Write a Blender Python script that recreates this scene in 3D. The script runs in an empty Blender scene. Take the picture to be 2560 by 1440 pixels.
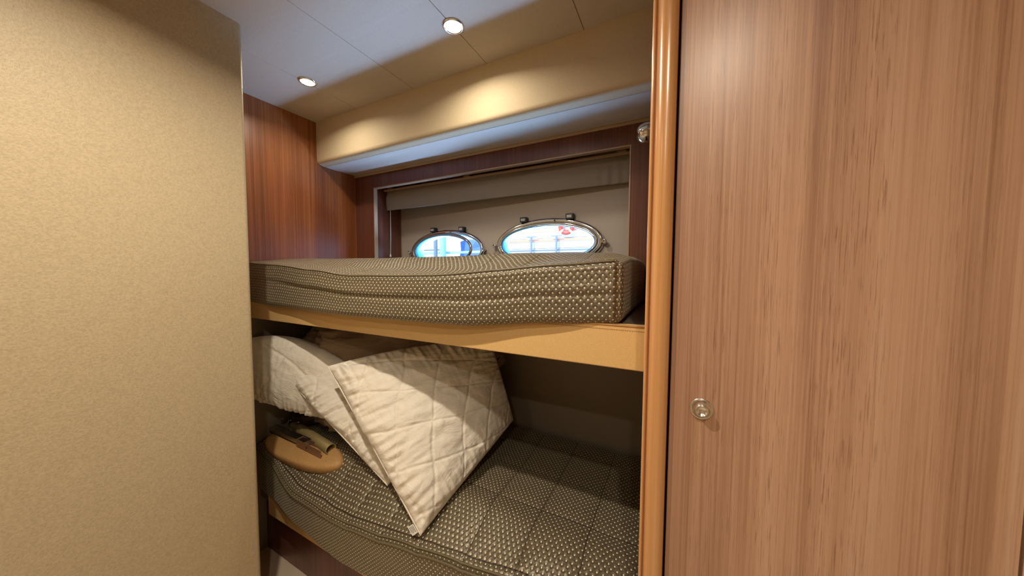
import bpy, bmesh, math, random
from mathutils import Vector, Matrix, noise
random.seed(7)
PI = math.pi
C = bpy.context.scene.collection
S = bpy.context.scene

# ------------------------------------------------------------------ camera, world, light, exposure
YAW, PITCH, ROLL, FPX = -0.47518319, -0.05131642, 0.00533082, 792.702
cy, sy, cp, sp, cr, sr = math.cos(YAW), math.sin(YAW), math.cos(PITCH), math.sin(PITCH), math.cos(ROLL), math.sin(ROLL)
fwd = Vector((sy*cp, cy*cp, sp)); r0 = Vector((cy, -sy, 0)); u0 = r0.cross(fwd)
rt = r0*cr + u0*sr; up = -r0*sr + u0*cr
cam = bpy.data.cameras.new('camera'); co = bpy.data.objects.new('camera', cam); C.objects.link(co)
M = Matrix((( rt.x, up.x, -fwd.x, 0), (rt.y, up.y, -fwd.y, 0), (rt.z, up.z, -fwd.z, 0), (0, 0, 0, 1)))
co.matrix_world = M
cam.sensor_fit = 'HORIZONTAL'; cam.sensor_width = 36; cam.lens = 36*FPX/2560; cam.clip_start = 0.02; cam.clip_end = 200
S.camera = co

w = bpy.data.worlds.new('sky'); S.world = w; w.use_nodes = True
bg = w.node_tree.nodes['Background']; bg.inputs[0].default_value = (0.55, 0.75, 1.0, 1); bg.inputs[1].default_value = 1.6

def lamp(name, kind, loc, energy, color, direction=None, **kw):
    l = bpy.data.lights.new(name, kind); l.energy = energy; l.color = color
    for k, v in kw.items(): setattr(l, k, v)
    o = bpy.data.objects.new(name, l); C.objects.link(o); o.location = loc
    if direction: o.rotation_euler = Vector(direction).to_track_quat('-Z', 'Y').to_euler()
    return o
lamp('sun', 'SUN', (0, 6, 8), 3.6, (1, .96, .9), (.25, .75, -.6), angle=.01)
# daylight thrown up off the sunlit water beside the hull
lamp('water_daylight', 'AREA', (-.90, 1.90, -.62), 500, (.38, .60, 1.0), (0, -.35, .95), shape='RECTANGLE', size=2.0, size_y=.85)

vs = S.view_settings
vs.view_transform = 'Standard'; vs.look = 'None'; vs.gamma = 1; vs.use_curve_mapping = False; vs.exposure = 0.1
WARM = (1.0, .86, .68)

# ------------------------------------------------------------------ helpers
def obj(name, bm, mat, parent=None, smooth=False):
    me = bpy.data.meshes.new(name)
    bm.normal_update(); bm.to_mesh(me); bm.free()
    for m in (mat if isinstance(mat, (list, tuple)) else [mat]): me.materials.append(m)
    o = bpy.data.objects.new(name, me); C.objects.link(o)
    if smooth:
        for p in me.polygons: p.use_smooth = True
    if parent: o.parent = parent
    return o
def smooth_by_angle(o, deg=35):
    for p in o.data.polygons: p.use_smooth = True
    bm = bmesh.new(); bm.from_mesh(o.data)
    for e in bm.edges:
        if len(e.link_faces) == 2 and e.calc_face_angle() > math.radians(deg): e.smooth = False
    bm.to_mesh(o.data); bm.free(); return o
def tag(o, label, cat, group=None):
    o['label'] = label; o['category'] = cat
    if group: o['group'] = group
    return o
def thing(name, label, cat, group=None, loc=(0, 0, 0)):
    o = bpy.data.objects.new(name, None); C.objects.link(o); o.location = loc; o.empty_display_size = .05
    return tag(o, label, cat, group)
def struct(name, bm, mat, smooth=False):
    o = obj(name, bm, mat, None, smooth); o['kind'] = 'structure'; return o
def box(bm, x0, x1, y0, y1, z0, z1, bev=0, seg=2):
    vsx = [bm.verts.new((x, y, z)) for x in (x0, x1) for y in (y0, y1) for z in (z0, z1)]
    f = [(0,1,3,2), (4,6,7,5), (0,4,5,1), (2,3,7,6), (0,2,6,4), (1,5,7,3)]
    fs = [bm.faces.new([vsx[i] for i in q]) for q in f]
    if bev:
        es = list({e for fc in fs for e in fc.edges})
        bmesh.ops.bevel(bm, geom=es, offset=bev, segments=seg, affect='EDGES', profile=.5)
    return bm
def nb(): return bmesh.new()
def bxo(*a, **k): return box(nb(), *a, **k)
def prism(bm, pts, z0, z1):            # closed 2D outline (x, y) extruded along z
    a = [bm.verts.new((x, y, z0)) for x, y in pts]; b = [bm.verts.new((x, y, z1)) for x, y in pts]
    n = len(pts)
    for i in range(n): bm.faces.new((a[i], a[(i+1) % n], b[(i+1) % n], b[i]))
    bm.faces.new(a[::-1]); bm.faces.new(b)
    bmesh.ops.recalc_face_normals(bm, faces=bm.faces)
    return bm
def prismx(bm, pts, x0, x1):           # closed outline (y, z) extruded along x
    a = [bm.verts.new((x0, y, z)) for y, z in pts]; b = [bm.verts.new((x1, y, z)) for y, z in pts]
    n = len(pts)
    for i in range(n): bm.faces.new((a[i], a[(i+1) % n], b[(i+1) % n], b[i]))
    bm.faces.new(a[::-1]); bm.faces.new(b)
    bmesh.ops.recalc_face_normals(bm, faces=bm.faces)
    return bm
def lathe(bm, prof, org, axis, n=48):  # prof (r, h) along axis
    ax = Vector(axis).normalized(); t = ax.orthogonal().normalized(); b = ax.cross(t); org = Vector(org)
    rings = []
    for r, h in prof:
        if r < 1e-6: rings.append([bm.verts.new(org+ax*h)])
        else: rings.append([bm.verts.new(org+ax*h+(t*math.cos(2*PI*i/n)+b*math.sin(2*PI*i/n))*r) for i in range(n)])
    for p, q in zip(rings, rings[1:]):
        for i in range(n):
            j = (i+1) % n
            if len(p) == 1 and len(q) == 1: continue
            if len(p) == 1: bm.faces.new((p[0], q[i], q[j]))
            elif len(q) == 1: bm.faces.new((p[i], p[j], q[0]))
            else: bm.faces.new((p[i], p[j], q[j], q[i]))
    bmesh.ops.recalc_face_normals(bm, faces=bm.faces)
    return bm
def tube(bm, pts, r, n=10, closed=False, sx=1.0):
    pts = [Vector(p) for p in pts]; N = len(pts); rings = []
    prev = None
    for i, p in enumerate(pts):
        a = pts[(i-1) % N] if (closed or i > 0) else p
        c = pts[(i+1) % N] if (closed or i < N-1) else p
        d = (c-a).normalized()
        if prev is None: t = d.orthogonal().normalized()
        else:
            t = (prev - d*prev.dot(d)).normalized()
        prev = t; b = d.cross(t)
        rings.append([bm.verts.new(p+(t*math.cos(2*PI*k/n)+b*math.sin(2*PI*k/n)*sx)*r) for k in range(n)])
    for i in range(N if closed else N-1):
        p, q = rings[i], rings[(i+1) % N]
        for k in range(n): bm.faces.new((p[k], p[(k+1) % n], q[(k+1) % n], q[k]))
    if not closed:
        bm.faces.new(rings[0][::-1]); bm.faces.new(rings[-1])
    bmesh.ops.recalc_face_normals(bm, faces=bm.faces)
    return bm
def ss(a, b, x):
    t = max(0, min(1, (x-a)/(b-a))); return t*t*(3-2*t)
def interp(tab, x):
    if x <= tab[0][0]: return tab[0][1]
    for (a, u), (b, v) in zip(tab, tab[1:]):
        if x <= b:
            t = (x-a)/(b-a); t = t*t*(3-2*t)*.6+t*.4
            return u+(v-u)*t
    return tab[-1][1]

# ------------------------------------------------------------------ materials
class NT:
    def __init__(s, name):
        s.m = bpy.data.materials.new(name); s.m.use_nodes = True; s.t = s.m.node_tree
        s.b = s.t.nodes['Principled BSDF']
    def n(s, typ, **kw):
        x = s.t.nodes.new(typ)
        for k, v in kw.items(): setattr(x, k, v)
        return x
    def l(s, a, b): s.t.links.new(a, b)
    def math(s, op, a, b=None, c=None, clamp=False):
        x = s.n('ShaderNodeMath', operation=op, use_clamp=clamp)
        for i, v in enumerate((a, b, c)):
            if v is None: continue
            if isinstance(v, (int, float)): x.inputs[i].default_value = v
            else: s.l(v, x.inputs[i])
        return x.outputs[0]
    def coord(s, kind='Object', scale=(1, 1, 1), loc=(0, 0, 0)):
        tc = s.n('ShaderNodeTexCoord'); mp = s.n('ShaderNodeMapping')
        mp.inputs['Scale'].default_value = scale; mp.inputs['Location'].default_value = loc
        s.l(tc.outputs[kind], mp.inputs['Vector']); return mp.outputs[0]
    def noise(s, vec, scale=1, detail=4, rough=.5, dist=0):
        x = s.n('ShaderNodeTexNoise'); s.l(vec, x.inputs['Vector'])
        x.inputs['Scale'].default_value = scale; x.inputs['Detail'].default_value = detail
        x.inputs['Roughness'].default_value = rough; x.inputs['Distortion'].default_value = dist
        return x.outputs[0]
    def ramp(s, f, stops):
        x = s.n('ShaderNodeValToRGB'); s.l(f, x.inputs[0]); e = x.color_ramp.elements
        while len(e) < len(stops): e.new(.5)
        for el, (p, c) in zip(e, stops):
            el.position = p; el.color = (*c, 1) if len(c) == 3 else c
        return x.outputs[0]
    def mix(s, f, a, b, typ='MIX'):
        x = s.n('ShaderNodeMix', data_type='RGBA', blend_type=typ)
        for i, v in ((0, f), (6, a), (7, b)):
            if isinstance(v, (int, float)): x.inputs[i].default_value = v
            elif isinstance(v, tuple): x.inputs[i].default_value = (*v, 1)
            else: s.l(v, x.inputs[i])
        return x.outputs[2]
    def bump(s, h, dist=.001, strength=1, prev=None):
        x = s.n('ShaderNodeBump'); s.l(h, x.inputs['Height']); x.inputs['Distance'].default_value = dist
        x.inputs['Strength'].default_value = strength
        if prev is not None: s.l(prev, x.inputs['Normal'])
        s.l(x.outputs[0], s.b.inputs['Normal']); return x.outputs[0]
    def set(s, **kw):
        for k, v in kw.items():
            i = s.b.inputs[k.replace('_', ' ')]
            if isinstance(v, tuple): i.default_value = (*v, 1) if len(v) == 3 else v
            elif isinstance(v, (int, float)): i.default_value = v
            else: s.l(v, i)
        return s
def plain(name, col, rough=.5, metal=0, **kw):
    n = NT(name); n.set(Base_Color=col, Roughness=rough, Metallic=metal, **kw)
    v = n.coord('Object', (60, 60, 60)); h = n.noise(v, 8, 2); n.bump(h, .0002, .3)
    return n.m
def wood(name, dark, mid, light, rough=.28, coat=.5, bands=7, pores=.5, axis='z', seed=0, bandmix=1.0, fine=150, cr=.18, sk=.6):
    n = NT(name)
    def sc(a, b): return {'z': (a, a, b), 'x': (b, a, a)}[axis]
    v1 = n.coord('Object', sc(bands, .22), (seed, seed*.7, seed))
    v2 = n.coord('Object', sc(fine, 1.1), (seed, 0, 3))
    v3 = n.coord('Object', sc(620, 14), (seed, 0, 5))
    b1 = n.noise(v1, 1, 3, .55, .25); f1 = n.noise(v2, 1, 5, .65, .1); p1 = n.noise(v3, 1, 3, .6)
    mixv = n.math('ADD', n.math('MULTIPLY', b1, .5*bandmix), n.math('MULTIPLY', f1, 1-.5*bandmix))
    col = n.ramp(mixv, [(.33, dark), (.5, mid), (.68, light)])
    clus = n.ramp(n.noise(n.coord('Object', sc(22, .35), (seed+5, 0, 8)), 1, 3, .6, .3), [(.42, (.15, .15, .15)), (.62, (1, 1, 1))])
    pore = n.ramp(p1, [(.38, (1, 1, 1)), (.45, (0, 0, 0))]); pore = n.math('MULTIPLY', pore, clus)
    # long dark streaks, clustered
    v4 = n.coord('Object', sc(110, 1.0), (seed+2, 0, 1)); s4 = n.noise(v4, 1, 4, .7, .3)
    streak = n.ramp(s4, [(.60, (0, 0, 0)), (.70, (1, 1, 1))])
    col = n.mix(n.math('MULTIPLY', n.math('MAXIMUM', n.math('MULTIPLY', pore, .95), n.math('MULTIPLY', n.math('MULTIPLY', streak, clus), sk)), pores), col, dark)
    n.set(Base_Color=col, Roughness=rough, Coat_Weight=coat, Coat_Roughness=cr)
    n.bump(f1, .0004, .25)
    return n.m
def vinyl(name, col, rough=.55, scale=260, amp=.0006, vary=.06, wr=0):
    n = NT(name); v = n.coord('Object', (1, 1, 1))
    a = n.noise(v, scale, 3, .6); b = n.noise(v, scale*.08, 2)
    c = n.mix(n.ramp(a, [(.35, (0, 0, 0)), (.65, (1, 1, 1))]), tuple(x*(1-vary) for x in col), tuple(min(1, x*(1+vary)) for x in col))
    n.set(Base_Color=c, Roughness=rough)
    p = n.bump(a, amp, .7)
    if wr:
        v2 = n.coord('Object', (2.2, 9, 9)); n.bump(n.noise(v2, 1.6, 2, .5, .8), wr, .8, p)
    else: n.bump(b, amp*2, .25, p)
    return n.m

M_CREAM = vinyl('cream_vinyl', (.49, .40, .255), .5, 230, .0011, .10)
M_CEIL = vinyl('ceiling_fabric', (.60, .55, .48), .75, 330, .0005, .04, wr=.0025)
M_SOFF = vinyl('soffit_fabric', (.66, .55, .36), .7, 330, .0005, .04)
M_SOFFU = vinyl('soffit_underside_fabric', (.72, .68, .62), .7, 330, .0005, .04, wr=.004)
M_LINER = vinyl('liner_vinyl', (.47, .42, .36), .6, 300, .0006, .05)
M_LINER_SHADE = vinyl('shaded_liner_vinyl', (.24, .205, .165), .5, 300, .0006, .05)  # liner darkened in colour to deepen the shade inside the lower berth
M_BOARD = vinyl('tan_leather', (.68, .45, .19), .42, 420, .0004, .05)
M_BOARDEDGE = plain('tan_leather_edge', (.62, .38, .17), .38)
M_STITCH = plain('stitch_thread', (.36, .22, .09), .6)
M_DOOR = wood('walnut_veneer', (.24, .11, .065), (.52, .31, .205), (.65, .46, .34), rough=.38, coat=.35, bands=9, pores=.8, seed=3.1, cr=.3, bandmix=1.35, fine=240, sk=.35)
M_PANEL = wood('red_teak_veneer', (.12, .034, .01), (.33, .105, .030), (.50, .20, .06), rough=.38, coat=.45, cr=.3, bands=8, pores=.55, seed=9.3)
M_FRAME = wood('dark_teak_veneer', (.07, .022, .014), (.16, .055, .036), (.24, .095, .06), rough=.34, coat=.3, bands=9, pores=.5, seed=5.4)
M_POST = wood('honey_teak_solid', (.46, .20, .065), (.60, .31, .125), (.70, .41, .195), rough=.25, coat=.7, bands=14, pores=.22, seed=1.2, bandmix=1.2)
M_EDGE = plain('pale_wood_edging', (.50, .36, .24), .4)
M_DARK = plain('dark_gap', (.012, .008, .007), .8)
M_CARPET = vinyl('cream_carpet', (.62, .50, .38), .95, 500, .002, .15)
M_CHROME = plain('chrome', (.80, .80, .80), .08, 1.0)
M_SATCHROME = plain('satin_chrome', (.86, .86, .84), .2, 1.0)
M_STEEL = plain('brushed_steel', (.55, .54, .50), .28, 1.0)
M_BLACK = plain('black_plastic', (.018, .018, .025), .35)
M_GREYLAB = plain('grey_plastic', (.45, .46, .48), .4)
M_CYAN = plain('cyan_gelcoat', (.16, .60, .72), .3)
M_BLIND = vinyl('blind_fabric', (.32, .29, .265), .8, 500, .0005, .06)
M_CORD = plain('white_cord', (.75, .74, .72), .6)
M_WHITEGEL = plain('white_gelcoat', (.88, .86, .86), .3)
M_PINK = plain('pink_white_boards', (.86, .78, .79), .5)
M_ORANGE = plain('orange_paint', (.85, .38, .24), .5)
M_RED = plain('red_plastic', (.75, .09, .06), .4)
M_BLUE = plain('blue_tarpaulin', (.10, .22, .68), .5)
M_TEAL = plain('pale_teal_paint', (.45, .78, .80), .4)
M_GREYM = plain('grey_painted_metal', (.30, .34, .40), .4, .3)
M_WATER = plain('harbour_water', (.20, .34, .38), .12)
M_TANW = vinyl('tan_suede', (.47, .27, .10), .6, 200, .0006, .12)
M_OLIVE = plain('olive_metal', (.34, .27, .12), .42, .4)
M_BROWNM = plain('bronze_metal', (.33, .20, .13), .35, .6)
M_DKBAG = plain('dark_brown_vinyl', (.035, .022, .016), .28)
M_LABEL = plain('white_tag', (.72, .70, .66), .6)
M_INK = plain('tag_print', (.12, .12, .12), .6)
def emis(name, col, s):
    n = NT(name); n.set(Base_Color=(.9, .85, .75), Roughness=.4, Emission_Color=col, Emission_Strength=s); return n.m
M_GLOW = emis('lit_lens', (1, .88, .62), 9)
def glass():
    n = NT('clear_glass'); t = n.t
    tr = n.n('ShaderNodeBsdfTransparent'); gl = n.n('ShaderNodeBsdfGlossy'); mx = n.n('ShaderNodeMixShader')
    tr.inputs[0].default_value = (.90, .97, .99, 1); gl.inputs['Roughness'].default_value = .02
    lw = n.n('ShaderNodeLayerWeight'); lw.inputs[0].default_value = .5
    fr = n.math('ADD', n.math('MULTIPLY', n.math('POWER', lw.outputs['Facing'], 5), .6), .03)
    n.l(fr, mx.inputs[0]); n.l(tr.outputs[0], mx.inputs[1]); n.l(gl.outputs[0], mx.inputs[2])
    n.l(mx.outputs[0], t.nodes['Material Output'].inputs[0]); return n.m
M_GLASS = glass()

def mattress_mat(name, quilt):
    n = NT(name)
    tc = n.n('ShaderNodeTexCoord'); sep = n.n('ShaderNodeSeparateXYZ'); n.l(tc.outputs['UV'], sep.inputs[0])
    # slight cloth distortion of the grid
    nz = n.n('ShaderNodeTexNoise'); n.l(tc.outputs['UV'], nz.inputs['Vector']); nz.inputs['Scale'].default_value = 9; nz.inputs['Detail'].default_value = 1
    wob = n.math('MULTIPLY', n.math('SUBTRACT', nz.outputs[0], .5), .006)
    u = n.math('ADD', sep.outputs[0], wob); v = n.math('ADD', sep.outputs[1], wob)
    DX, DY = .0157, .0187
    def lat(ox, oy):
        a = n.math('MULTIPLY', n.math('SUBTRACT', n.math('FRACT', n.math('ADD', n.math('DIVIDE', u, DX), ox)), .5), DX)
        b = n.math('MULTIPLY', n.math('SUBTRACT', n.math('FRACT', n.math('ADD', n.math('DIVIDE', v, DY), oy)), .5), DY)
        return n.math('SQRT', n.math('ADD', n.math('MULTIPLY', a, a), n.math('MULTIPLY', b, b)))
    d = n.math('MINIMUM', lat(0, 0), lat(.5, .5))
    dot = n.ramp(n.math('DIVIDE', d, .01), [(.165, (1, 1, 1)), (.215, (0, 0, 0))])
    pit = n.math('SMOOTH_MIN', n.math('DIVIDE', d, .006), .95, .4)
    h = n.math('ADD', pit, n.math('MULTIPLY', dot, .45))
    wr = n.n('ShaderNodeTexNoise'); n.l(tc.outputs['UV'], wr.inputs['Vector']); wr.inputs['Scale'].default_value = 170; wr.inputs['Detail'].default_value = 3
    h = n.math('ADD', h, n.math('MULTIPLY', wr.outputs[0], .22))
    base = n.mix(n.ramp(wr.outputs[0], [(.35, (0, 0, 0)), (.7, (1, 1, 1))]), (.10, .08, .05), (.215, .18, .115))
    col = n.mix(dot, base, (.88, .80, .60))
    if quilt:
        wv = n.math('MULTIPLY', n.math('SUBTRACT', nz.outputs[0], .5), .012)
        def line(c, p, o):
            f = n.math('FRACT', n.math('ADD', n.math('DIVIDE', n.math('SUBTRACT', n.math('ADD', c, wv), o), p), .5))
            return n.math('MULTIPLY', n.math('ABSOLUTE', n.math('SUBTRACT', f, .5)), p)
        q = n.math('MINIMUM', line(sep.outputs[0], .155, -.199), line(sep.outputs[1], .168, .735))
        qm = n.ramp(n.math('DIVIDE', q, .01), [(.10, (1, 1, 1)), (.18, (0, 0, 0))])
        col = n.mix(n.math('MULTIPLY', qm, .85), col, (.03, .02, .012))
        h = n.math('ADD', h, n.math('MULTIPLY', n.math('MINIMUM', n.math('DIVIDE', q, .010), 1), 1.1))
    n.set(Base_Color=col, Roughness=.42, Metallic=n.math('MULTIPLY', n.math('SUBTRACT', 1.0, dot), .35), Sheen_Weight=.25, Sheen_Roughness=.4)
    n.b.inputs['Specular IOR Level'].default_value = .75
    n.b.inputs['Sheen Tint'].default_value = (.9, .82, .6, 1)
    n.bump(h, .0017, .9)
    return n.m
M_MATSIDE = mattress_mat('dotted_satin', False)
M_MATTOP = mattress_mat('dotted_satin_quilted', True)
M_PIPE = plain('satin_piping', (.15, .12, .07), .4)

def cloth_mat(name, col, rough=.8):
    n = NT(name); v = n.coord('UV', (1, 1, 1))
    a = n.noise(v, 90, 3, .6); b = n.noise(v, 14, 3, .55, 1.2)
    c = n.mix(n.ramp(b, [(.3, (0, 0, 0)), (.7, (1, 1, 1))]), tuple(x*.93 for x in col), col)
    n.set(Base_Color=c, Roughness=rough, Sheen_Weight=.15)
    cr_ = n.noise(n.coord('UV', (16, 46, 1)), 1, 3, .6, 1.0); p = n.bump(n.math('ADD', b, n.math('MULTIPLY', cr_, .6)), .009, .6); n.bump(a, .0006, .4, p); return n.m
M_QUILT = cloth_mat('white_quilted_cotton', (.80, .76, .67))
M_DUVET = cloth_mat('taupe_duvet', (.33, .24, .16))

# ------------------------------------------------------------------ the cabin shell
XW, XR = -1.71, -.045
ZC, ZF = .78, -1.33
YS, YB = 1.05, 1.28
# left partition: cream-covered, rounded leading edge
r = .014; pts = [(-1.25-1e-9, -1.5), (-1.25, .54-r)]
for k in range(1, 7):
    a = k/6*PI/2; pts.append((-1.25-r+r*math.cos(a), .54-r+r*math.sin(a)))
pts += [(-1.80, .54), (-1.80, -1.5)]
smooth_by_angle(struct('wall_left', prism(nb(), pts, ZF, ZC), M_CREAM), 25)
struct('wall_end', bxo(-1.80, XW, .541, 1.62, -.12, ZC), M_PANEL)
struct('wall_berth_end', bxo(-1.80, XW, .541, 1.62, ZF, -.121), M_LINER_SHADE)
struct('floor', bxo(-1.80, 1.1, -1.6, 1.62, ZF-.05, ZF), M_CARPET)
struct('wall_back', bxo(-1.80, 1.1, -1.6, -1.5, ZF, ZC), M_CREAM)
struct('wall_right', bxo(1.0, 1.1, -1.5, .74, ZF, ZC), M_CREAM)
bm = nb()
box(bm, -1.85, 1.1, -1.6, 1.65, ZC+.006, ZC+.06)
seams = [-1.80, -1.387, -1.020, -.653, -.284, .083, .45, .817, 1.1]
for a, b in zip(seams, seams[1:]): box(bm, a+.0009, b-.0009, -1.5, YS+.01, ZC, ZC+.0062, .0008, 1)
struct('ceiling', bm, M_CEIL)
# soffit (boxed-in side deck) with a rolled lower edge
rr = .022; prof = [(YS, ZC), (YS, .565+rr)]
for k in range(1, 8):
    a = k/7*PI/2; prof.append((YS+rr-rr*math.cos(a), .565+rr-rr*math.sin(a)))
prof += [(1.09, .5605), (1.0925, .564), (1.62, .564), (1.62, ZC)]
smooth_by_angle(struct('trim_1', prismx(nb(), prof, XW, XR), M_SOFF), 30)
# underside panel of the soffit, softly wrinkled cloth
bm = nb(); nx, ny = 160, 14; g = []
for i in range(nx+1):
    row = []
    for j in range(ny+1):
        x = XW+.002+(XR-XW-.004)*i/nx; y = 1.094+(YB-1.094-.002)*j/ny
        e = min(1, j/2, (ny-j)/2)
        z = .5615-.0022*e*noise.noise(Vector((x*3.2+y*9, y*14-x*4, 1)))-.001*e
        row.append(bm.verts.new((x, y, z)))
    g.append(row)
for i in range(nx):
    for j in range(ny): bm.faces.new((g[i][j], g[i][j+1], g[i+1][j+1], g[i+1][j]))
t2 = [bm.verts.new((x, y, .5638)) for x, y in ((XW+.002, 1.094), (XW+.002, YB-.002), (XR-.002, YB-.002), (XR-.002, 1.094))]
bm.faces.new(t2)
bmesh.ops.recalc_face_normals(bm, faces=bm.faces)
struct('trim_2', bm, M_SOFFU, True)
struct('trim_3', bxo(XW, XR, YB-.010, YB-.0005, .549, .5605, .002), M_EDGE)

# hull side: timber face panel with a wide opening, recess, liner and portholes
OX0, OX1, OZ1 = -1.555, -.161, .473
bm = nb()
box(bm, XW, OX0, YB, YB+.018, -.12, .563)
box(bm, OX1, XR, YB, YB+.018, -.12, .563)
box(bm, OX0, OX1, YB, YB+.018, OZ1, .563)
struct('wall_hull_panel', bm, M_FRAME)
bm = nb()
box(bm, OX0-.001, OX0+.004, YB-.002, YB+.02, -.1, OZ1+.004)
box(bm, OX1-.004, OX1+.001, YB-.002, YB+.02, -.1, OZ1+.004)
box(bm, OX0+.004, OX1-.004, YB-.002, YB+.02, OZ1-.001, OZ1+.004)
struct('trim_4', bm, M_EDGE)
bm = nb()
box(bm, -1.80, OX0-.002, YB+.018, 1.62, -.2, .563)
box(bm, OX1+.002, XR+.05, YB+.018, 1.62, -.2, .563)
box(bm, OX0-.002, OX1+.002, YB+.018, 1.62, OZ1+.035, .563)
box(bm, OX0-.002, OX1+.002, YB+.018, 1.49, -.2, -.03)
struct('wall_hull_recess', bm, M_FRAME)
def yw(x): return 1.42+.0625*(-.553-x)
W = dict(w1=(-1.178, .118), w2=(-.550, .134))
RA, RB = .252, .096          # clear opening half axes
def ell_panel(bm, x0, x1, z0, z1, cx, cz, ra, rb, th, n=96):
    f, b, fo, bo = [], [], [], []
    for i in range(n):
        a = 2*PI*i/n; c, s = math.cos(a), math.sin(a)
        f.append((cx+ra*c, cz+rb*s))
        k = min([v for v in (((x1 if c > 0 else x0)-cx)/c if abs(c) > 1e-6 else 9e9, ((z1 if s > 0 else z0)-cz)/s if abs(s) > 1e-6 else 9e9)])
        fo.append((cx+c*k, cz+s*k))
    def mk(pp, dy): return [bm.verts.new((x, yw(x)+dy, z)) for x, z in pp]
    A, B, A2, B2 = mk(f, 0), mk(fo, 0), mk(f, th), mk(fo, th)
    for i in range(n):
        j = (i+1) % n
        bm.faces.new((A[i], A[j], B[j], B[i])); bm.faces.new((A2[i], B2[i], B2[j], A2[j])); bm.faces.new((A[i], A2[i], A2[j], A[j]))
    for x, z in ((x0, z0), (x1, z0), (x1, z1), (x0, z1)):     # corner fillers
        for dy in (0, th):
            k = min(range(n), key=lambda i: (fo[i][0]-x)**2+(fo[i][1]-z)**2)
            a = [i for i in (k-1, k, (k+1) % n)]
            pts = [fo[i % n] for i in a]
            v = bm.verts.new((x, yw(x)+dy, z))
            ring = B if dy == 0 else B2
            for p, q in ((a[0], a[1]), (a[1], a[2])):
                try: bm.faces.new((ring[p % n], ring[q % n], v))
                except Exception: pass
bm = nb()
ell_panel(bm, OX0-.01, -.864, -.05, .52, *W['w1'], RA, RB, .065)
ell_panel(bm, -.864, OX1+.01, -.05, .52, *W['w2'], RA, RB, .065)
bmesh.ops.recalc_face_normals(bm, faces=bm.faces)
struct('wall_hull', bm, M_LINER)
# lower part of the hull side behind the lower berth
struct('wall_hull_lower', bxo(XW, XR+.05, 1.36, 1.44, ZF, -.115), M_LINER_SHADE)

# ------------------------------------------------------------------ portholes (windows)
def ellpts(cx, cz, ra, rb, dy, n=96):
    return [(cx+ra*math.cos(2*PI*i/n), yw(cx+ra*math.cos(2*PI*i/n))+dy, cz+rb*math.sin(2*PI*i/n)) for i in range(n)]
def ell_ring(bm, cx, cz, prof, n=96):      # prof: (offset from clear opening, dy) closed loop
    rings = [[bm.verts.new(p) for p in ellpts(cx, cz, RA+o, RB+o, dy, n)] for o, dy in prof]
    m = len(rings)
    for k in range(m):
        p, q = rings[k], rings[(k+1) % m]
        for i in range(n): bm.faces.new((p[i], p[(i+1) % n], q[(i+1) % n], q[i]))
    bmesh.ops.recalc_face_normals(bm, faces=bm.faces); return bm
def circ(o0, y0, r, n=10, e=1.0): return [(o0+r*math.cos(2*PI*k/n), y0+r*e*math.sin(2*PI*k/n)) for k in range(n)]
def rot_about(o, pivot, ang):
    o.data.transform(Matrix.Translation(pivot) @ Matrix.Rotation(ang, 4, 'Z') @ Matrix.Translation(-Vector(pivot)))
def porthole(idx, key, open_ang, clips):
    cx, cz = W[key]
    t = bpy.data.objects.new('window_%d' % idx, None); C.objects.link(t); t['kind'] = 'structure'; t.empty_display_size = .05
    obj('window_frame', ell_ring(nb(), cx, cz, [(-.001, .0), (-.001, -.012), (.004, -.020), (.013, -.020), (.020, -.014), (.023, -.006), (.023, .0)]), M_CHROME, t, True)
    obj('hull_sleeve', ell_ring(nb(), cx, cz, [(-.0012, -.001), (-.0012, .066), (-.0035, .066), (-.0035, -.001)]), M_CYAN, t, True)
    lf = obj('hinged_sash', ell_ring(nb(), cx, cz, circ(-.006, -.020, .0075, 12, 1.1)), M_CHROME, t, True)
    gb = nb(); c = gb.verts.new((cx, yw(cx)-.018, cz)); ring = [gb.verts.new(p) for p in ellpts(cx, cz, RA-.008, RB-.008, -.018)]
    for i in range(96): gb.faces.new((ring[i], ring[(i+1) % 96], c))
    ret = bmesh.ops.extrude_face_region(gb, geom=list(gb.faces))
    for v in [e for e in ret['geom'] if isinstance(e, bmesh.types.BMVert)]: v.co.y += .005
    bmesh.ops.recalc_face_normals(gb, faces=gb.faces)
    gl = obj('glass_pane', gb, M_GLASS, t)
    gk = obj('rubber_seal', ell_ring(nb(), cx, cz, circ(-.0145, -.020, .0022, 8)), M_BLACK, t, True)
    if open_ang:
        pv = (cx-RA, yw(cx-RA)-.02, cz)
        for o in (lf, gl, gk): rot_about(o, pv, open_ang)
    for s in (-1, 1):                       # dogs / thumb screws at both ends
        x = cx+s*(RA+.027); y = yw(x)-.016
        kb = nb(); lathe(kb, [(0, 0), (.006, 0), (.0105, -.004), (.0115, -.010), (.009, -.016), (.005, -.017), (.0045, -.012), (0, -.012)], (x, y, cz-.004), (0, 1, 0), 24)
        tube(kb, [(x, y, cz-.004), (cx+s*(RA+.010), yw(x)-.008, cz-.002)], .005, 10)
        tube(kb, [(x, y-.002, cz-.004), (x, yw(x), cz-.004)], .0045, 10)
        obj('thumb_screw', kb, M_CHROME, t, True)
    for x in clips:
        xx = x; zt = cz+RB*math.sqrt(max(0, 1-((xx-cx)/RA)**2))+.022
        cb = box(nb(), xx-.018, xx+.018, yw(xx)-.026, yw(xx), zt-.004, zt+.022, .003)
        h = obj('hinge_clip', cb, M_BLACK, t)
        obj('clip_face', box(nb(), xx-.012, xx+.010, yw(xx)-.0275, yw(xx)-.0255, zt+.003, zt+.015), M_GREYLAB, h)
    x = cx+.05
    obj('frame_pin', tube(nb(), [(x, yw(x)-.024, cz+RB*.98+.003), (x, yw(x)-.024, cz+RB*.98+.012)], .0022, 8), M_BLACK, t)
    return t
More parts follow.
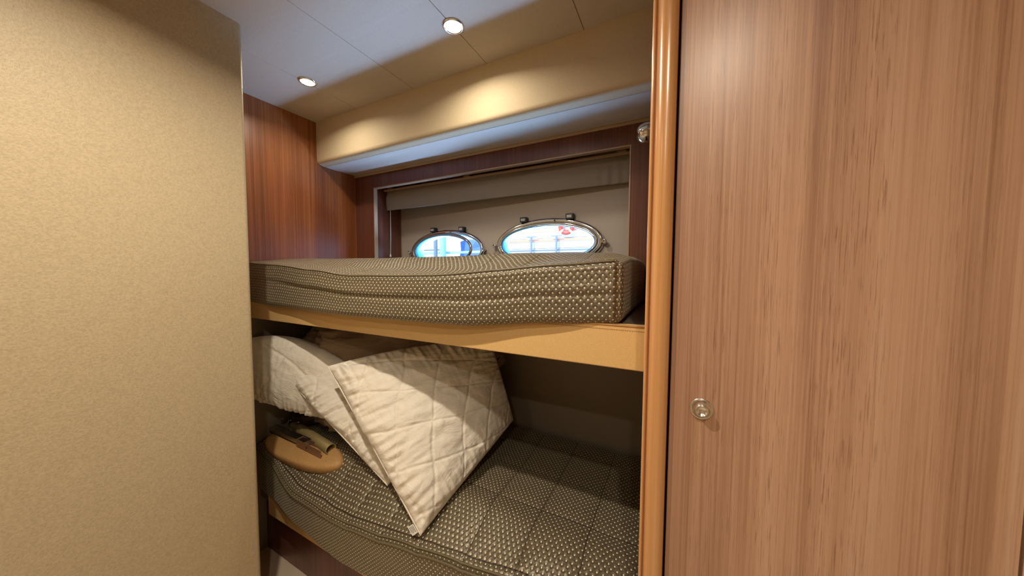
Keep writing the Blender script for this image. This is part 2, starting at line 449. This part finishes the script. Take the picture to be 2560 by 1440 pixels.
porthole(1, 'w1', math.radians(-7), (-1.262, -1.05))
porthole(2, 'w2', 0, (-.662, -.428))

# ------------------------------------------------------------------ outdoors, seen through the portholes
def top(o, label, cat, group=None): return tag(o, label, cat, group)
struct('ground_water', bxo(-16, 8, 1.7, 30, -1.25, -1.2), M_WATER)
t = thing('moored_boat', 'white and pale pink planked boat side with orange stripes outside the right porthole', 'boat')
bm = nb()
for k in range(14): box(bm, -2.22, .6, 4.0, 4.3, -.9+k*.135, -.9+k*.135+.131, .006, 1)
obj('planking', bm, M_PINK, t)
for z, h in ((.405, .03), (.53, .018)): obj('stripe', bxo(-2.23, .61, 3.988, 4.0, z, z+h), M_ORANGE, t)
for z in (.245, .285): obj('rubbing_line', bxo(-2.23, .61, 3.985, 4.0, z, z+.012), M_GREYM, t)
for x in (-1.74, -1.385):
    bm = nb(); tube(bm, [(x, 3.94, -.6), (x, 3.94, .47)], .014, 10); tube(bm, [(x-.07, 3.94, .47), (x+.07, 3.94, .47)], .009, 8)
    obj('stanchion', bm, M_GREYM, t)
bm = nb(); tube(bm, [(-1.255+.08*math.cos(a*PI/16), 3.945, .58+.08*math.sin(a*PI/16)) for a in range(32)], .027, 12, True)
b = obj('lifebuoy', bm, M_RED); top(b, 'red ring lifebuoy with white bands outside the right porthole', 'lifebuoy')
bm = nb()
for a in (45, 135, 225, 315):
    pp = [(-1.255+.08*math.cos(math.radians(a+d)), 3.945, .58+.08*math.sin(math.radians(a+d))) for d in (-9, -3, 3, 9)]
    obj('white_band', tube(nb(), pp, .0285, 12), M_WHITEGEL, b)
t = thing('pontoon', 'white and teal pontoon rail with pole outside the left porthole', 'pontoon')
bm = nb(); box(bm, -5.4, -3.0, 4.0, 4.2, -.6, .20, .01)
obj('deck_edge', bm, M_WHITEGEL, t)
obj('rail', bxo(-5.4, -2.3, 3.98, 4.02, .275, .31, .004), M_TEAL, t)
obj('rail', bxo(-5.4, -3.3, 3.98, 4.02, .335, .352, .004), M_GREYM, t)
bm = nb(); tube(bm, [(-3.36, 3.9, -.6), (-3.36, 3.9, .70)], .03, 12); obj('pole', bm, M_GREYM, t)
bm = nb(); tube(bm, [(-3.22, 3.9, -.6), (-3.22, 3.9, .9)], .05, 12); obj('pole', bm, M_TEAL, t)
bm = nb(); box(bm, -3.14, -2.50, 4.25, 4.4, -.6, .50, .02)
o = obj('blue_tarpaulin', bm, M_BLUE); bmesh_o = bmesh.new(); bmesh_o.from_mesh(o.data)
bmesh.ops.subdivide_edges(bmesh_o, edges=bmesh_o.edges[:], cuts=8, use_grid_fill=True)
for v in bmesh_o.verts: v.co += Vector((.05, .05, .06))*noise.noise(v.co*5)
bmesh_o.to_mesh(o.data); bmesh_o.free()
top(o, 'crumpled blue tarpaulin hanging behind the pontoon rail outside the left porthole', 'tarpaulin')
bm = nb(); box(bm, -9.5, -2.9, 6.5, 8, -1.2, 1.25, .05)
o = obj('white_boat', bm, M_WHITEGEL)
top(o, 'white boat hull in the distance outside the left porthole', 'boat')

# ------------------------------------------------------------------ downlights
def downlight(x, y, first=None, label=''):
    z = ZC
    if first is None:
        t = thing('ceiling_downlight', label, 'ceiling light', 'recessed ceiling downlights', (x, y, z))
        obj('bezel', lathe(nb(), [(.0255, 0), (.0345, 0), (.0342, -.002), (.031, -.0045), (.0275, -.005), (.0255, -.002)], (0, 0, 0), (0, 0, 1), 40), M_CHROME, t, True)
        obj('lens', lathe(nb(), [(.0265, .001), (.0255, -.003), (.019, -.0066), (.009, -.0080), (0, -.0084)], (0, 0, 0), (0, 0, 1), 40), M_GLOW, t, True)
    else:
        t = first.copy(); C.objects.link(t); t.location = (x, y, z); t['label'] = label
        for ch in [c for c in first.children if c.type == 'MESH']:
            c = ch.copy(); C.objects.link(c); c.parent = t
    return t
LAMPS = [(-.651, .847, 'warm lit round downlight on the ceiling near the middle of the soffit', 2.3),
         (-1.374, .814, 'warm lit round downlight on the ceiling nearest the timber end wall', 2.1),
         (.12, -.2, 'warm lit round downlight in front of the wardrobe door', 5.5),
         (-.66, .14, 'warm lit round downlight in the middle of the cabin', 11.5),
         (.15, -.85, 'added unseen fill downlight at the back of the cabin on the right', 4),  # back pair is out of view, added as fill to brighten the cabin
         (-.66, -.85, 'added unseen fill downlight at the back of the cabin on the left', 2.6)]
first = None
for x, y, lb, e in LAMPS:
    d = downlight(x, y, first, lb); first = first or d
    lamp('downlight_bulb', 'AREA', (x, y, ZC-.0095), e, WARM, (0, 0, -1), shape='DISK', size=.034, spread=math.radians(156))

# ------------------------------------------------------------------ wardrobe door front on the right, post
t = thing('wardrobe', 'tall glossy walnut wardrobe front with a round chrome push latch', 'wardrobe')
dr = obj('door', bxo(-.0025, .376, .60, .62, ZF+.03, ZC-.002, .0012, 1), M_DOOR, t)
lb = nb(); lathe(lb, [(0, .004), (.0172, .004), (.0175, .0), (.0165, -.0022), (.0148, -.0018), (.0125, .0012), (.0105, .002), (.0098, .0016), (.0098, -.0095), (.0088, -.0115), (.0078, -.0112), (.0070, -.0095), (.003, -.0085), (0, -.0083)], (.0445, .60, -.2245), (0, 1, 0), 48)
obj('push_latch', lb, M_SATCHROME, dr, True)
obj('side_panel', bxo(.3795, .998, .60, .62, ZF+.03, ZC-.002, .0012, 1), M_DOOR, t)
obj('carcass', bxo(-.0054, .998, .6215, .72, ZF+.001, ZC-.001), M_DARK, t)
# moulded hardwood post between berths and wardrobe
pp = [(-.0455, .72), (-.0455, .600)]
for k in range(1, 9):      # small bead on the berth side
    a = PI-k/8*PI; pp.append((-.0425+.003*math.cos(a), .5985-.0045*math.sin(a)))
pp += [(-.0390, .600), (-.0380, .5995)]
for k in range(1, 13):     # broad round
    a = PI-k/12*PI; pp.append((-.0218+.0158*math.cos(a), .5975-.0115*math.sin(a)))
pp += [(-.0055, .604), (-.0055, .72)]
o = prism(nb(), pp, ZF, ZC)
o = obj('corner_post', o, M_POST); smooth_by_angle(o, 40); o['kind'] = 'structure'; o.name = 'trim_5'
struct('wall_berth_right', bxo(XR, -.006, .721, 1.62, ZF, ZC), M_FRAME)

# ------------------------------------------------------------------ berths
t = thing('upper_bunk', 'upper bunk base with a tan leather-covered front board', 'bunk')
fb = obj('front_board', bxo(XW+.001, XR-.001, .72, .742, -.2125, -.114, .003, 3), M_BOARD, t)
obj('piping', tube(nb(), [(XW+.004, .7205, -.1165), (XR-.003, .7205, -.1165)], .0024, 8), M_BOARDEDGE, fb, True)
bm = nb(); x = XW+.01
while x < XR-.006: box(bm, x, x+.0028, .7190, .7202, -.1262, -.1252); x += .0046
obj('stitching', bm, M_STITCH, fb)
obj('base', bxo(XW+.001, XR-.001, .7425, 1.355, -.19, -.118), M_LINER_SHADE, t)

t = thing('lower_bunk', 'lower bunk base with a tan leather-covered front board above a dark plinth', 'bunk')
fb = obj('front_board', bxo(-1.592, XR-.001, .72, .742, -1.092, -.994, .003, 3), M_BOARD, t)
obj('base', bxo(XW+.001, XR-.001, .7425, 1.355, -1.06, -1.0), M_LINER_SHADE, t)
obj('plinth', bxo(XW+.001, XR-.001, .765, .785, ZF+.001, -1.06), M_FRAME, t)

def pad(x0, x1, y0, y1, z0, z1, r, D, nx, ny, nz):
    """rounded box with UVs in metres on every side, deformed by D; returns bmesh"""
    bm = nb(); uvl = bm.loops.layers.uv.new('UVMap')
    def P(p):
        x, y, z = p
        c = Vector((min(max(x, x0+r), x1-r), min(max(y, y0+r), y1-r), min(max(z, z0+r), z1-r)))
        d = Vector(p)-c
        if d.length > 1e-9:
            L = max(abs(d.x), abs(d.y), abs(d.z)); d = d.normalized()*L
        return D(c+d)
    def lin(a, b, n):
        # denser near the rims so that rounding is smooth
        q = [i/n for i in range(n+1)]; out = [a+(b-a)*t for t in q]
        e = min(r, (b-a)*.3)
        out = sorted(set([round(v, 6) for v in out]+[round(a+e*k/4, 6) for k in range(1, 5)]+[round(b-e*k/4, 6) for k in range(1, 5)]))
        return out
    X, Y, Z = lin(x0, x1, nx), lin(y0, y1, ny), lin(z0, z1, nz)
    def side(A, B, f, uv, mi, flip):
        g = [[bm.verts.new(P(f(a, b))) for b in B] for a in A]
        for i in range(len(A)-1):
            for j in range(len(B)-1):
                idx = [(i, j), (i+1, j), (i+1, j+1), (i, j+1)]
                if flip: idx = idx[::-1]
                fc = bm.faces.new([g[a][b] for a, b in idx]); fc.material_index = mi; fc.smooth = True
                for lp, (a, b) in zip(fc.loops, idx): lp[uvl].uv = uv(A[a], B[b])
    side(X, Y, lambda a, b: (a, b, z1), lambda a, b: (a, b), 1, False)
    side(X, Y, lambda a, b: (a, b, z0), lambda a, b: (a, b), 0, True)
    side(X, Z, lambda a, b: (a, y0, b), lambda a, b: (a, b), 0, False)
    side(X, Z, lambda a, b: (a, y1, b), lambda a, b: (a, b), 0, True)
    side(Y, Z, lambda a, b: (x1, a, b), lambda a, b: (a+x1-y0, b), 0, False)
    side(Y, Z, lambda a, b: (x0, a, b), lambda a, b: (a, b), 0, True)
    bmesh.ops.remove_doubles(bm, verts=bm.verts, dist=1e-5)
    return bm
def nz(x, y, z=0): return noise.noise(Vector((x, y, z)))

def D_up(p):
    x, y, z = p; t = (z+.115)/.15                       # 0 bottom .. 1 top
    zs = interp([(-1.70, .040), (-1.42, .026), (-1.15, .006), (-.94, -.010), (-.60, -.007), (-.40, .007), (-.24, .022), (-.10, .029)], x)
    crown = interp([(-1.7, .060), (-1.06, .054), (-.6, .058), (-.3, .060), (-.16, .056), (-.10, .044)], x)
    zt = zs+(crown-zs)*ss(.715, .93, y)
    bul = interp([(-1.7, .0), (-1.4, .02), (-1.0, .044), (-.6, .040), (-.3, .018), (-.1, -.004)], x)
    fr = 1-ss(.71, .80, y)
    zb = -.1165-interp([(-1.7, .030), (-1.2, .034), (-.8, .034), (-.5, .030), (-.25, .006), (-.1, 0)], x)*(1-ss(.722, .735, y - bul*fr*.9))
    Z = zb+(zt-zb)*t
    Y = y-bul*fr
    if y < .74:                                        # creases along the front face
        c = interp([(-1.7, .62), (-1.2, .55), (-.8, .50), (-.3, .47), (-.1, .46)], x)+.02*nz(x*4, 1)
        d = interp([(-1.7, .2), (-1.35, 1), (-1.0, 1.2), (-.7, .8), (-.4, .6), (-.1, .4)], x)
        k = math.exp(-((t-c)/.045)**2); Y += .0075*d*k*(1-ss(.70, .74, y))
        Y += .004*nz(x*3.2, t*3, 4)-.003*math.exp(-((t-c-.12)/.08)**2)*d
        c2 = .84+.03*nz(x*3, 7); Y += .003*math.exp(-((t-c2)/.035)**2)*(.5+.5*nz(x*2, 9))
    Z += .0035*nz(x*6, y*6, 2)*t
    if x > -.16: Y += .003*math.sin(x*380)*math.exp(-((x+.115)/.02)**2)
    return Vector((x, Y, Z))
bm = pad(-1.70, -.10, .71, 1.272, -.115, .035, .024, D_up, 230, 60, 34)
um = obj('mattress', bm, [M_MATSIDE, M_MATTOP])
tag(um, 'dark dotted satin mattress on the upper bunk below the portholes', 'mattress')
def rim(D, x0, x1, y, z, n=120): return [D(Vector((x0+(x1-x0)*i/n, y, z))) for i in range(n+1)]
obj('seam_piping', tube(nb(), [p+Vector((0, -.0012, .0022)) for p in rim(D_up, -1.69, -.118, .7165, .0283)], .0022, 8), M_PIPE, um, True)

def D_lo(p):
    x, y, z = p; t = (z+.995)/.24
    zs = interp([(-1.70, -.795), (-1.60, -.812), (-1.32, -.868), (-1.06, -.868), (-.88, -.850), (-.70, -.826), (-.50, -.806), (-.30, -.786), (-.05, -.775)], x)
    zt = zs+(-.750-zs)*ss(.705, .86, y) + .010*ss(1.1, 1.35, y)
    bul = interp([(-1.7, -.01), (-1.55, .0), (-1.3, .032), (-1.0, .048), (-.7, .036), (-.4, .02), (-.05, .01)], x)
    fr = 1-ss(.71, .84, y)
    zb = -.9975-interp([(-1.7, .0), (-1.5, .004), (-1.3, .016), (-1.0, .02), (-.7, .02), (-.05, .015)], x)*(1-ss(.722, .735, y-bul*fr*.9))
    Z = zb+(zt-zb)*t
    Y = y-bul*fr
    if y < .74: Y += .005*nz(x*3.5, t*3, 14)
    # soft pillowing between the quilting lines
    qx = abs(((x+.199)/.155+.5) % 1-.5)*2; qy = abs(((y-.735)/.168+.5) % 1-.5)*2
    Z += t*(.0045*min(qx*2.2, qy*2.2, 1)-.003)+.003*nz(x*7, y*7, 3)*t
    return Vector((x, Y, Z))
bm = pad(-1.70, -.05, .71, 1.352, -.995, -.755, .026, D_lo, 260, 90, 30)
lm = obj('mattress', bm, [M_MATSIDE, M_MATTOP])
tag(lm, 'dark dotted quilted satin mattress on the lower bunk under the pillows', 'mattress')
bm = nb()
tube(bm, [p+Vector((0, -.002, .003)) for p in rim(D_lo, -1.69, -.06, .7175, -.7625)], .0030, 8)
tube(bm, [p+Vector((0, -.0035, -.004)) for p in rim(D_lo, -1.69, -.06, .7118, -.7725)], .0030, 8)
obj('seam_piping', bm, M_PIPE, lm, True)

# ------------------------------------------------------------------ blind in the recess
t = thing('roman_blind', 'gathered taupe blind pulled up above the two portholes', 'blind')
obj('head_rail', bxo(-1.548, -.168, 1.345, 1.357, .4685, .4790, .001, 1), M_EDGE, t)
for x in (-1.50, -.955, -.205):
    obj('bracket', box(box(nb(), x-.017, x+.017, 1.342, 1.360, .4793, .4830), x-.012, x+.012, 1.353, 1.360, .4830, .5085), M_EDGE, t)
bm = nb(); nx, nr = 200, 22; g = []
for i in range(nx+1):
    x = -1.545+(1.545-.172)*i/nx; row = []
    e = 1-.35*math.exp(-((x+1.53)/.03)**2)
    crease = .004*math.sin(x*150)*math.exp(-((x+.24)/.07)**2)+.0025*nz(x*12, 2)
    for j in range(nr+1):
        s = j/nr
        if s < .5:                                  # front sheet
            q = s/.5; z = .473-.106*q+.004*nz(x*5, q*3, 1); y = 1.366-.012*math.sin(PI*min(1, q*1.02)*.8)*e+crease*q+.004*nz(x*4, q*4, 5)
        else:                                       # roll under and back up
            q = (s-.5)/.5; a = q*PI
            y = 1.3605+crease+.010*(1-math.cos(a))*e; z = .367-.009*math.sin(a)+.09*max(0, q-.35)/.65
        row.append(bm.verts.new((x, y, z)))
    g.append(row)
for i in range(nx):
    for j in range(nr): bm.faces.new((g[i][j], g[i+1][j], g[i+1][j+1], g[i][j+1]))
bm.faces.new(g[0]); bm.faces.new(g[-1][::-1])
bmesh.ops.recalc_face_normals(bm, faces=bm.faces)
obj('fabric', bm, M_BLIND, t, True)
bm = nb(); tube(bm, [(-1.520, 1.366, .37), (-1.522, 1.368, .20), (-1.528, 1.370, .10)], .0016, 6)
lathe(bm, [(0, .012), (.003, .010), (.0055, -.004), (.004, -.008), (0, -.008)], (-1.5285, 1.370, .092), (0, 0, 1), 14)
obj('pull_cord', bm, M_CORD, t)
# reading lamp on the right-hand berth wall
t = thing('reading_lamp', 'small round chrome reading lamp at the right end of the upper bunk', 'reading lamp')
obj('lamp_head', lathe(nb(), [(0, .072), (.010, .071), (.020, .067), (.027, .059), (.030, .047), (.030, .028), (.026, .022), (.012, .019), (.012, .014)], (XR-.006, 1.10, .442), (-1, -.12, -.12), 36), M_CHROME, t, True)
obj('wall_mount', lathe(nb(), [(0, 0), (.026, 0), (.026, .008), (.014, .013), (.011, .018), (.011, .026), (0, .026)], (XR-.0005, 1.10, .442), (-1, 0, 0), 32), M_CHROME, t, True)

# ------------------------------------------------------------------ bedding
def quilt(A, B, Cc, Dd, bul, th, nu, nv, seed, gath=(1, 0, 0, 0), per=.115, pin=.035, q1=(.83, .56), q2=(-.27, .96), bow=0, dir=None, wr=.006, back=.35, edgeround=.5):
    """closed pillow skin. A->B is the u=0 edge (v 0..1), D->C the u=1 edge. gath: strength of gathers on edges u0,u1,v0,v1"""
    A, B, Cc, Dd = map(Vector, (A, B, Cc, Dd))
    N = (Cc-A).cross(Dd-B).normalized()
    if dir is None: dir = -((A+B+Cc+Dd)/4)
    if N.dot(dir) < 0: N = -N
    bm = nb(); uvl = bm.loops.layers.uv.new('UVMap')
    LU = ((Dd-A).length+(Cc-B).length)/2; LV = ((B-A).length+(Cc-Dd).length)/2
    def base(u, v): return A*(1-u)*(1-v)+B*(1-u)*v+Cc*u*v+Dd*u*(1-v)
    def pos(u, v, sgn):
        p = base(u, v)
        e = (max(0, 4*u*(1-u)))**edgeround*(max(0, 4*v*(1-v)))**edgeround
        # pinch the sides inward between corners
        ctr = base(.5, .5)
        h = (bul if sgn > 0 else -bul*back)*e+sgn*th*min(1, e*3)*.5
        pinch = pin*((4*v*(1-v))*(abs(2*u-1)**6)+(4*u*(1-u))*(abs(2*v-1)**6))
        p = p+(ctr-p)*pinch
        p = p+(A-B).normalized()*bow*4*u*(1-u)*(1-v)**2
        if e > 0:
            gu0 = gath[0]*math.exp(-u*LU/.055)+gath[1]*math.exp(-(1-u)*LU/.055)
            gv0 = gath[2]*math.exp(-v*LV/.055)+gath[3]*math.exp(-(1-v)*LV/.055)
            ed = min(1, min(u, 1-u, v, 1-v)*25)
            g1 = nz(v*LV*62+seed, u*LU*9, seed)*gu0+nz(u*LU*62, v*LV*9+seed, seed+3)*gv0
            lng = nz(v*LV*30+seed, u*LU*4, seed+7)*gath[0]*max(0, 1-u*1.15)*min(1, u*8)*.9
            soft = lng+nz((u*LU*1.6+v*LV)*11, (v*LV-u*LU*.3)*34, seed+9)*.6+nz(u*LU*9, v*LV*9, seed+5)*.8
            a_, b_ = u*LU+.012*nz(v*4, u*4, seed), v*LV+.012*nz(u*4, v*4, seed+2)
            qu = abs(((a_*q1[0]+b_*q1[1])/per+.5) % 1-.5)*per; qv = abs(((a_*q2[0]+b_*q2[1])/per+.5) % 1-.5)*per
            q = min(qu, qv); groove = -.0038*math.exp(-(q/.0045)**2)+.0028*min(1, q/.04)+.0030*nz(u*LU*48+seed, v*LV*48, seed+4)*math.exp(-(q/.022)**2)
            h += sgn*ed*(wr*1.1*g1*1.2+wr*.62*soft+groove)
            # zigzag of the hem
            p = p+(Dd-A).normalized()*(.0022*gath[0]*nz(v*LV*50, seed)*math.exp(-u*40)+.022*nz(v*LV*7+1, seed)*min(1, v*6, (1-v)*6)*math.exp(-u*5))
        return p+N*h
    G = {}
    for sgn in (1, -1):
        g = []
        for i in range(nu+1):
            row = []
            for j in range(nv+1):
                u, v = i/nu, j/nv
                if sgn < 0 and (i in (0, nu) or j in (0, nv)): row.append(G[1][i][j])
                else: row.append(bm.verts.new(pos(u, v, sgn)))
            g.append(row)
        G[sgn] = g
        for i in range(nu):
            for j in range(nv):
                idx = [(i, j), (i+1, j), (i+1, j+1), (i, j+1)]
                try: f = bm.faces.new([g[a][b] for a, b in idx])
                except ValueError: continue
                f.smooth = True
                for lp, (a, b) in zip(f.loops, idx): lp[uvl].uv = (a/nu*LU+seed, b/nv*LV)
    bmesh.ops.recalc_face_normals(bm, faces=bm.faces)
    edge = [pos(0, j/60, 1) for j in range(61)]
    return bm, edge, N

A3, B3, C3, D3 = (-1.178, .745, -.366), (-.668, .700, -.806), (-.597, 1.18, -.632), (-.695, 1.15, -.285)
bm, edge, N = quilt(A3, B3, C3, D3, .085, .03, 230, 270, 2.0, (2.2, .6, 1.6, .8), .115, .008, wr=.0095, back=.15, bow=.02)
p3 = obj('pillow', bm, M_QUILT); tag(p3, 'large cream quilted pillow in front, its pointed corner on the lower mattress', 'pillow', None)
obj('piped_edge', tube(nb(), edge, .0028, 8), M_QUILT, p3, True)
bm = nb()
b3 = Vector(B3); n1 = Vector((-.62, 0, .52)).normalized()
c0 = b3+Vector((-.028, -.004, .030))
ax = Vector((.66, -.02, -.62)).normalized(); bx_ = Vector((-.42, -.35, -.30)).normalized()
def tagbox(o, a0, a1, b0, b1, nn, th):
    v = [bm.verts.new(o+ax*a+bx_*b+nn*k) for k in (0, th) for a, b in ((a0, b0), (a1, b0), (a1, b1), (a0, b1))]
    for q in ((0,1,2,3), (7,6,5,4), (0,4,5,1), (1,5,6,2), (2,6,7,3), (3,7,4,0)): bm.faces.new([v[i] for i in q])
nn = ax.cross(bx_).normalized(); nn = nn if nn.dot(-b3) > 0 else -nn
tagbox(c0, 0, .028, 0, .018, nn, .0012); bmesh.ops.recalc_face_normals(bm, faces=bm.faces)
tg = obj('care_tag', bm, M_LABEL, p3)
bm = nb()
for k in range(4): tagbox(c0+nn*.0013, .003, .024-.003*(k % 2), .003+k*.0036, .0045+k*.0036, nn, .0003)
bmesh.ops.recalc_face_normals(bm, faces=bm.faces)
obj('tag_print', bm, M_INK, tg)

A2, B2, C2, D2 = (-1.505, .765, -.470), (-.895, .775, -.768), (-.80, 1.02, -.62), (-1.20, 1.0, -.40)
bm, edge, N = quilt(A2, B2, C2, D2, .05, .03, 140, 270, 11.0, (2.4, .3, .8, .5), .115, .015, wr=.0095, back=.2, bow=.015)
p2 = obj('pillow', bm, M_QUILT); tag(p2, 'cream quilted pillow with gathered edge in the middle, tucked behind the front one', 'pillow')
obj('piped_edge', tube(nb(), edge, .0026, 8), M_QUILT, p2, True)

A1, B1, C1, D1 = (-1.70, .725, -.305), (-1.70, .715, -.575), (-1.36, .86, -.665), (-1.285, .90, -.41)
bm, edge, N = quilt(A1, B1, C1, D1, .055, .03, 130, 110, 23.0, (.4, .5, .3, 2.2), .2, .02, wr=.006, back=.6, bow=.055)
p1 = obj('pillow', bm, M_QUILT); tag(p1, 'cream pillow at the far left of the lower bunk above the tan oval board', 'pillow')

# crumpled taupe duvet behind the pillows
bm = nb(); uvl = bm.loops.layers.uv.new('UVMap'); nu, nv = 150, 90
cx, cyy, cz = -1.22, 1.09, -.50; RX, RY, RZ = .49, .27, .27
g = []
for i in range(nu):
    row = []
    for j in range(nv+1):
        a = 2*PI*i/nu; b = -PI/2+PI*j/nv
        d = Vector((math.cos(a)*math.cos(b), math.sin(a)*math.cos(b), math.sin(b)))
        q = Vector([math.copysign(abs(c)**.72, c) for c in d])
        p = Vector((q.x*RX, q.y*RY, q.z*RZ))
        P3 = d*3+Vector((3, 1, 7))
        ridge = 1-abs(noise.noise(P3*1.3))*2.2; ridge2 = 1-abs(noise.noise(P3*2.9+Vector((4, 4, 4))))*2
        p *= 1+.07*ridge*.8+.06*ridge2+.03*(1-abs(noise.noise(P3*6))*2)+.03*noise.noise(P3*.8)-.05
        P = Vector((cx, cyy, cz))+p
        P.z = max(P.z, -.742); P.z = min(P.z, -.200-.05*abs(noise.noise(Vector((P.x*9, P.y*9, 3))))-.015*abs(noise.noise(P*22)))
        P.y = max(P.y, .86+.62*max(0, P.x+1.38)+.05*noise.noise(P*7)+.04*abs(noise.noise(P*9))+.014*noise.noise(P*26)); P.y = min(P.y, 1.352); P.x = max(P.x, -1.700)
        row.append(bm.verts.new(P))
    g.append(row)
for i in range(nu):
    for j in range(nv):
        f = bm.faces.new((g[i][j], g[(i+1) % nu][j], g[(i+1) % nu][j+1], g[i][j+1])); f.smooth = True
        for lp, (a, b) in zip(f.loops, ((i, j), (i+1, j), (i+1, j+1), (i, j+1))): lp[uvl].uv = (a/nu*2.2, b/nv*.9)
bmesh.ops.remove_doubles(bm, verts=bm.verts, dist=1e-5)
bmesh.ops.recalc_face_normals(bm, faces=bm.faces)
o = obj('duvet', bm, M_DUVET); tag(o, 'crumpled taupe duvet heaped behind the pillows under the upper bunk', 'duvet')

# ------------------------------------------------------------------ gear at the left end of the lower bunk
t = thing('oval_board', 'tan oval padded board lying at the left end of the lower mattress', 'board')
bm = nb(); n = 64; ax1 = Vector((1, .03, .02)).normalized(); up1 = Vector((-.02, -.33, .94)).normalized(); ay1 = up1.cross(ax1)
cc = Vector((-1.435, .785, -.790)); rings = []
for h, k in ((-.024, .90), (-.021, .96), (-.010, .995), (0, 1), (.008, .995), (.016, .96), (.020, .90), (.021, .80)):
    rings.append([bm.verts.new(cc+ax1*.258*k*math.copysign(abs(math.cos(2*PI*i/n))**.85, math.cos(2*PI*i/n))+ay1*.066*k*math.sin(2*PI*i/n)+up1*h) for i in range(n)])
for p, q in zip(rings, rings[1:]):
    for i in range(n): bm.faces.new((p[i], p[(i+1) % n], q[(i+1) % n], q[i]))
bm.faces.new(rings[0]); bm.faces.new(rings[-1]); bmesh.ops.recalc_face_normals(bm, faces=bm.faces)
obj('board', bm, M_TANW, t, True)

t = thing('folded_stand', 'folded metal stand with grey bar and bracket lying on the tan oval board', 'folded stand')
def bar(bm, p, q, w_, h_):
    p, q = Vector(p), Vector(q); d = (q-p).normalized(); s = d.cross(Vector((0, 0, 1))).normalized(); u = s.cross(d)
    v = [bm.verts.new(b+s*a*w_/2+u*c*h_/2) for b in (p, q) for a, c in ((-1, -1), (1, -1), (1, 1), (-1, 1))]
    for f in ((3,2,1,0), (4,5,6,7), (0,1,5,4), (1,2,6,5), (2,3,7,6), (3,0,4,7)): bm.faces.new([v[i] for i in f])
    bmesh.ops.recalc_face_normals(bm, faces=bm.faces); return bm
obj('bar', bar(nb(), (-1.69, .795, -.750), (-1.40, .790, -.748), .034, .018), M_STEEL, t)
bm = nb(); bar(bm, (-1.455, .772, -.751), (-1.275, .768, -.757), .003, .030); bar(bm, (-1.455, .800, -.751), (-1.30, .800, -.757), .003, .026); bar(bm, (-1.455, .772, -.751), (-1.455, .802, -.751), .003, .030)
bk = obj('bracket', bm, M_BROWNM, t)
for x in (-1.375, -1.292): obj('rivet', lathe(nb(), [(0, -.0025), (.004, -.0025), (.004, .002), (0, .002)], (x, .7695, -.7535), (0, 1, 0), 14), M_BLACK, bk)
bm = nb(); P0, P1 = Vector((-1.63, .858, -.752)), Vector((-1.262, .805, -.748)); dd = (P1-P0)
lathe(bm, [(0, 0), (.021, 0), (.022, .002), (.022, dd.length-.001), (.0205, dd.length), (.019, dd.length-.001), (.019, dd.length-.05), (0, dd.length-.05)], P0, dd, 32)
obj('tube', bm, M_OLIVE, t, True)
t = thing('ribbed_case', 'dark brown ribbed case half hidden beneath the left pillow', 'case')
bm = nb(); lathe(bm, [(0, -.03), (.075, -.03), (.088, -.022), (.092, 0), (.088, .022), (.075, .03), (0, .03)], (-1.60, .935, -.700), (.1, -.25, 1), 40)
obj('body', bm, M_DKBAG, t, True)
for k, (dx, r) in enumerate(((0, .034), (.042, .032), (.084, .030))):
    pts = [(-1.640+dx-.02*math.cos(a), .812+.012*k, -.722-.005*k+.022*math.sin(a)) for a in [PI*.1+i*PI*.5/8 for i in range(9)]]
    obj('rib', tube(nb(), pts, .0028, 8), M_STEEL, t, True)

try:
    S.cycles.max_bounces = 8; S.cycles.diffuse_bounces = 5; S.cycles.glossy_bounces = 4
    S.cycles.caustics_reflective = False; S.cycles.caustics_refractive = False
    S.cycles.sample_clamp_indirect = 4.0
    S.cycles.use_denoising = True
except Exception: pass
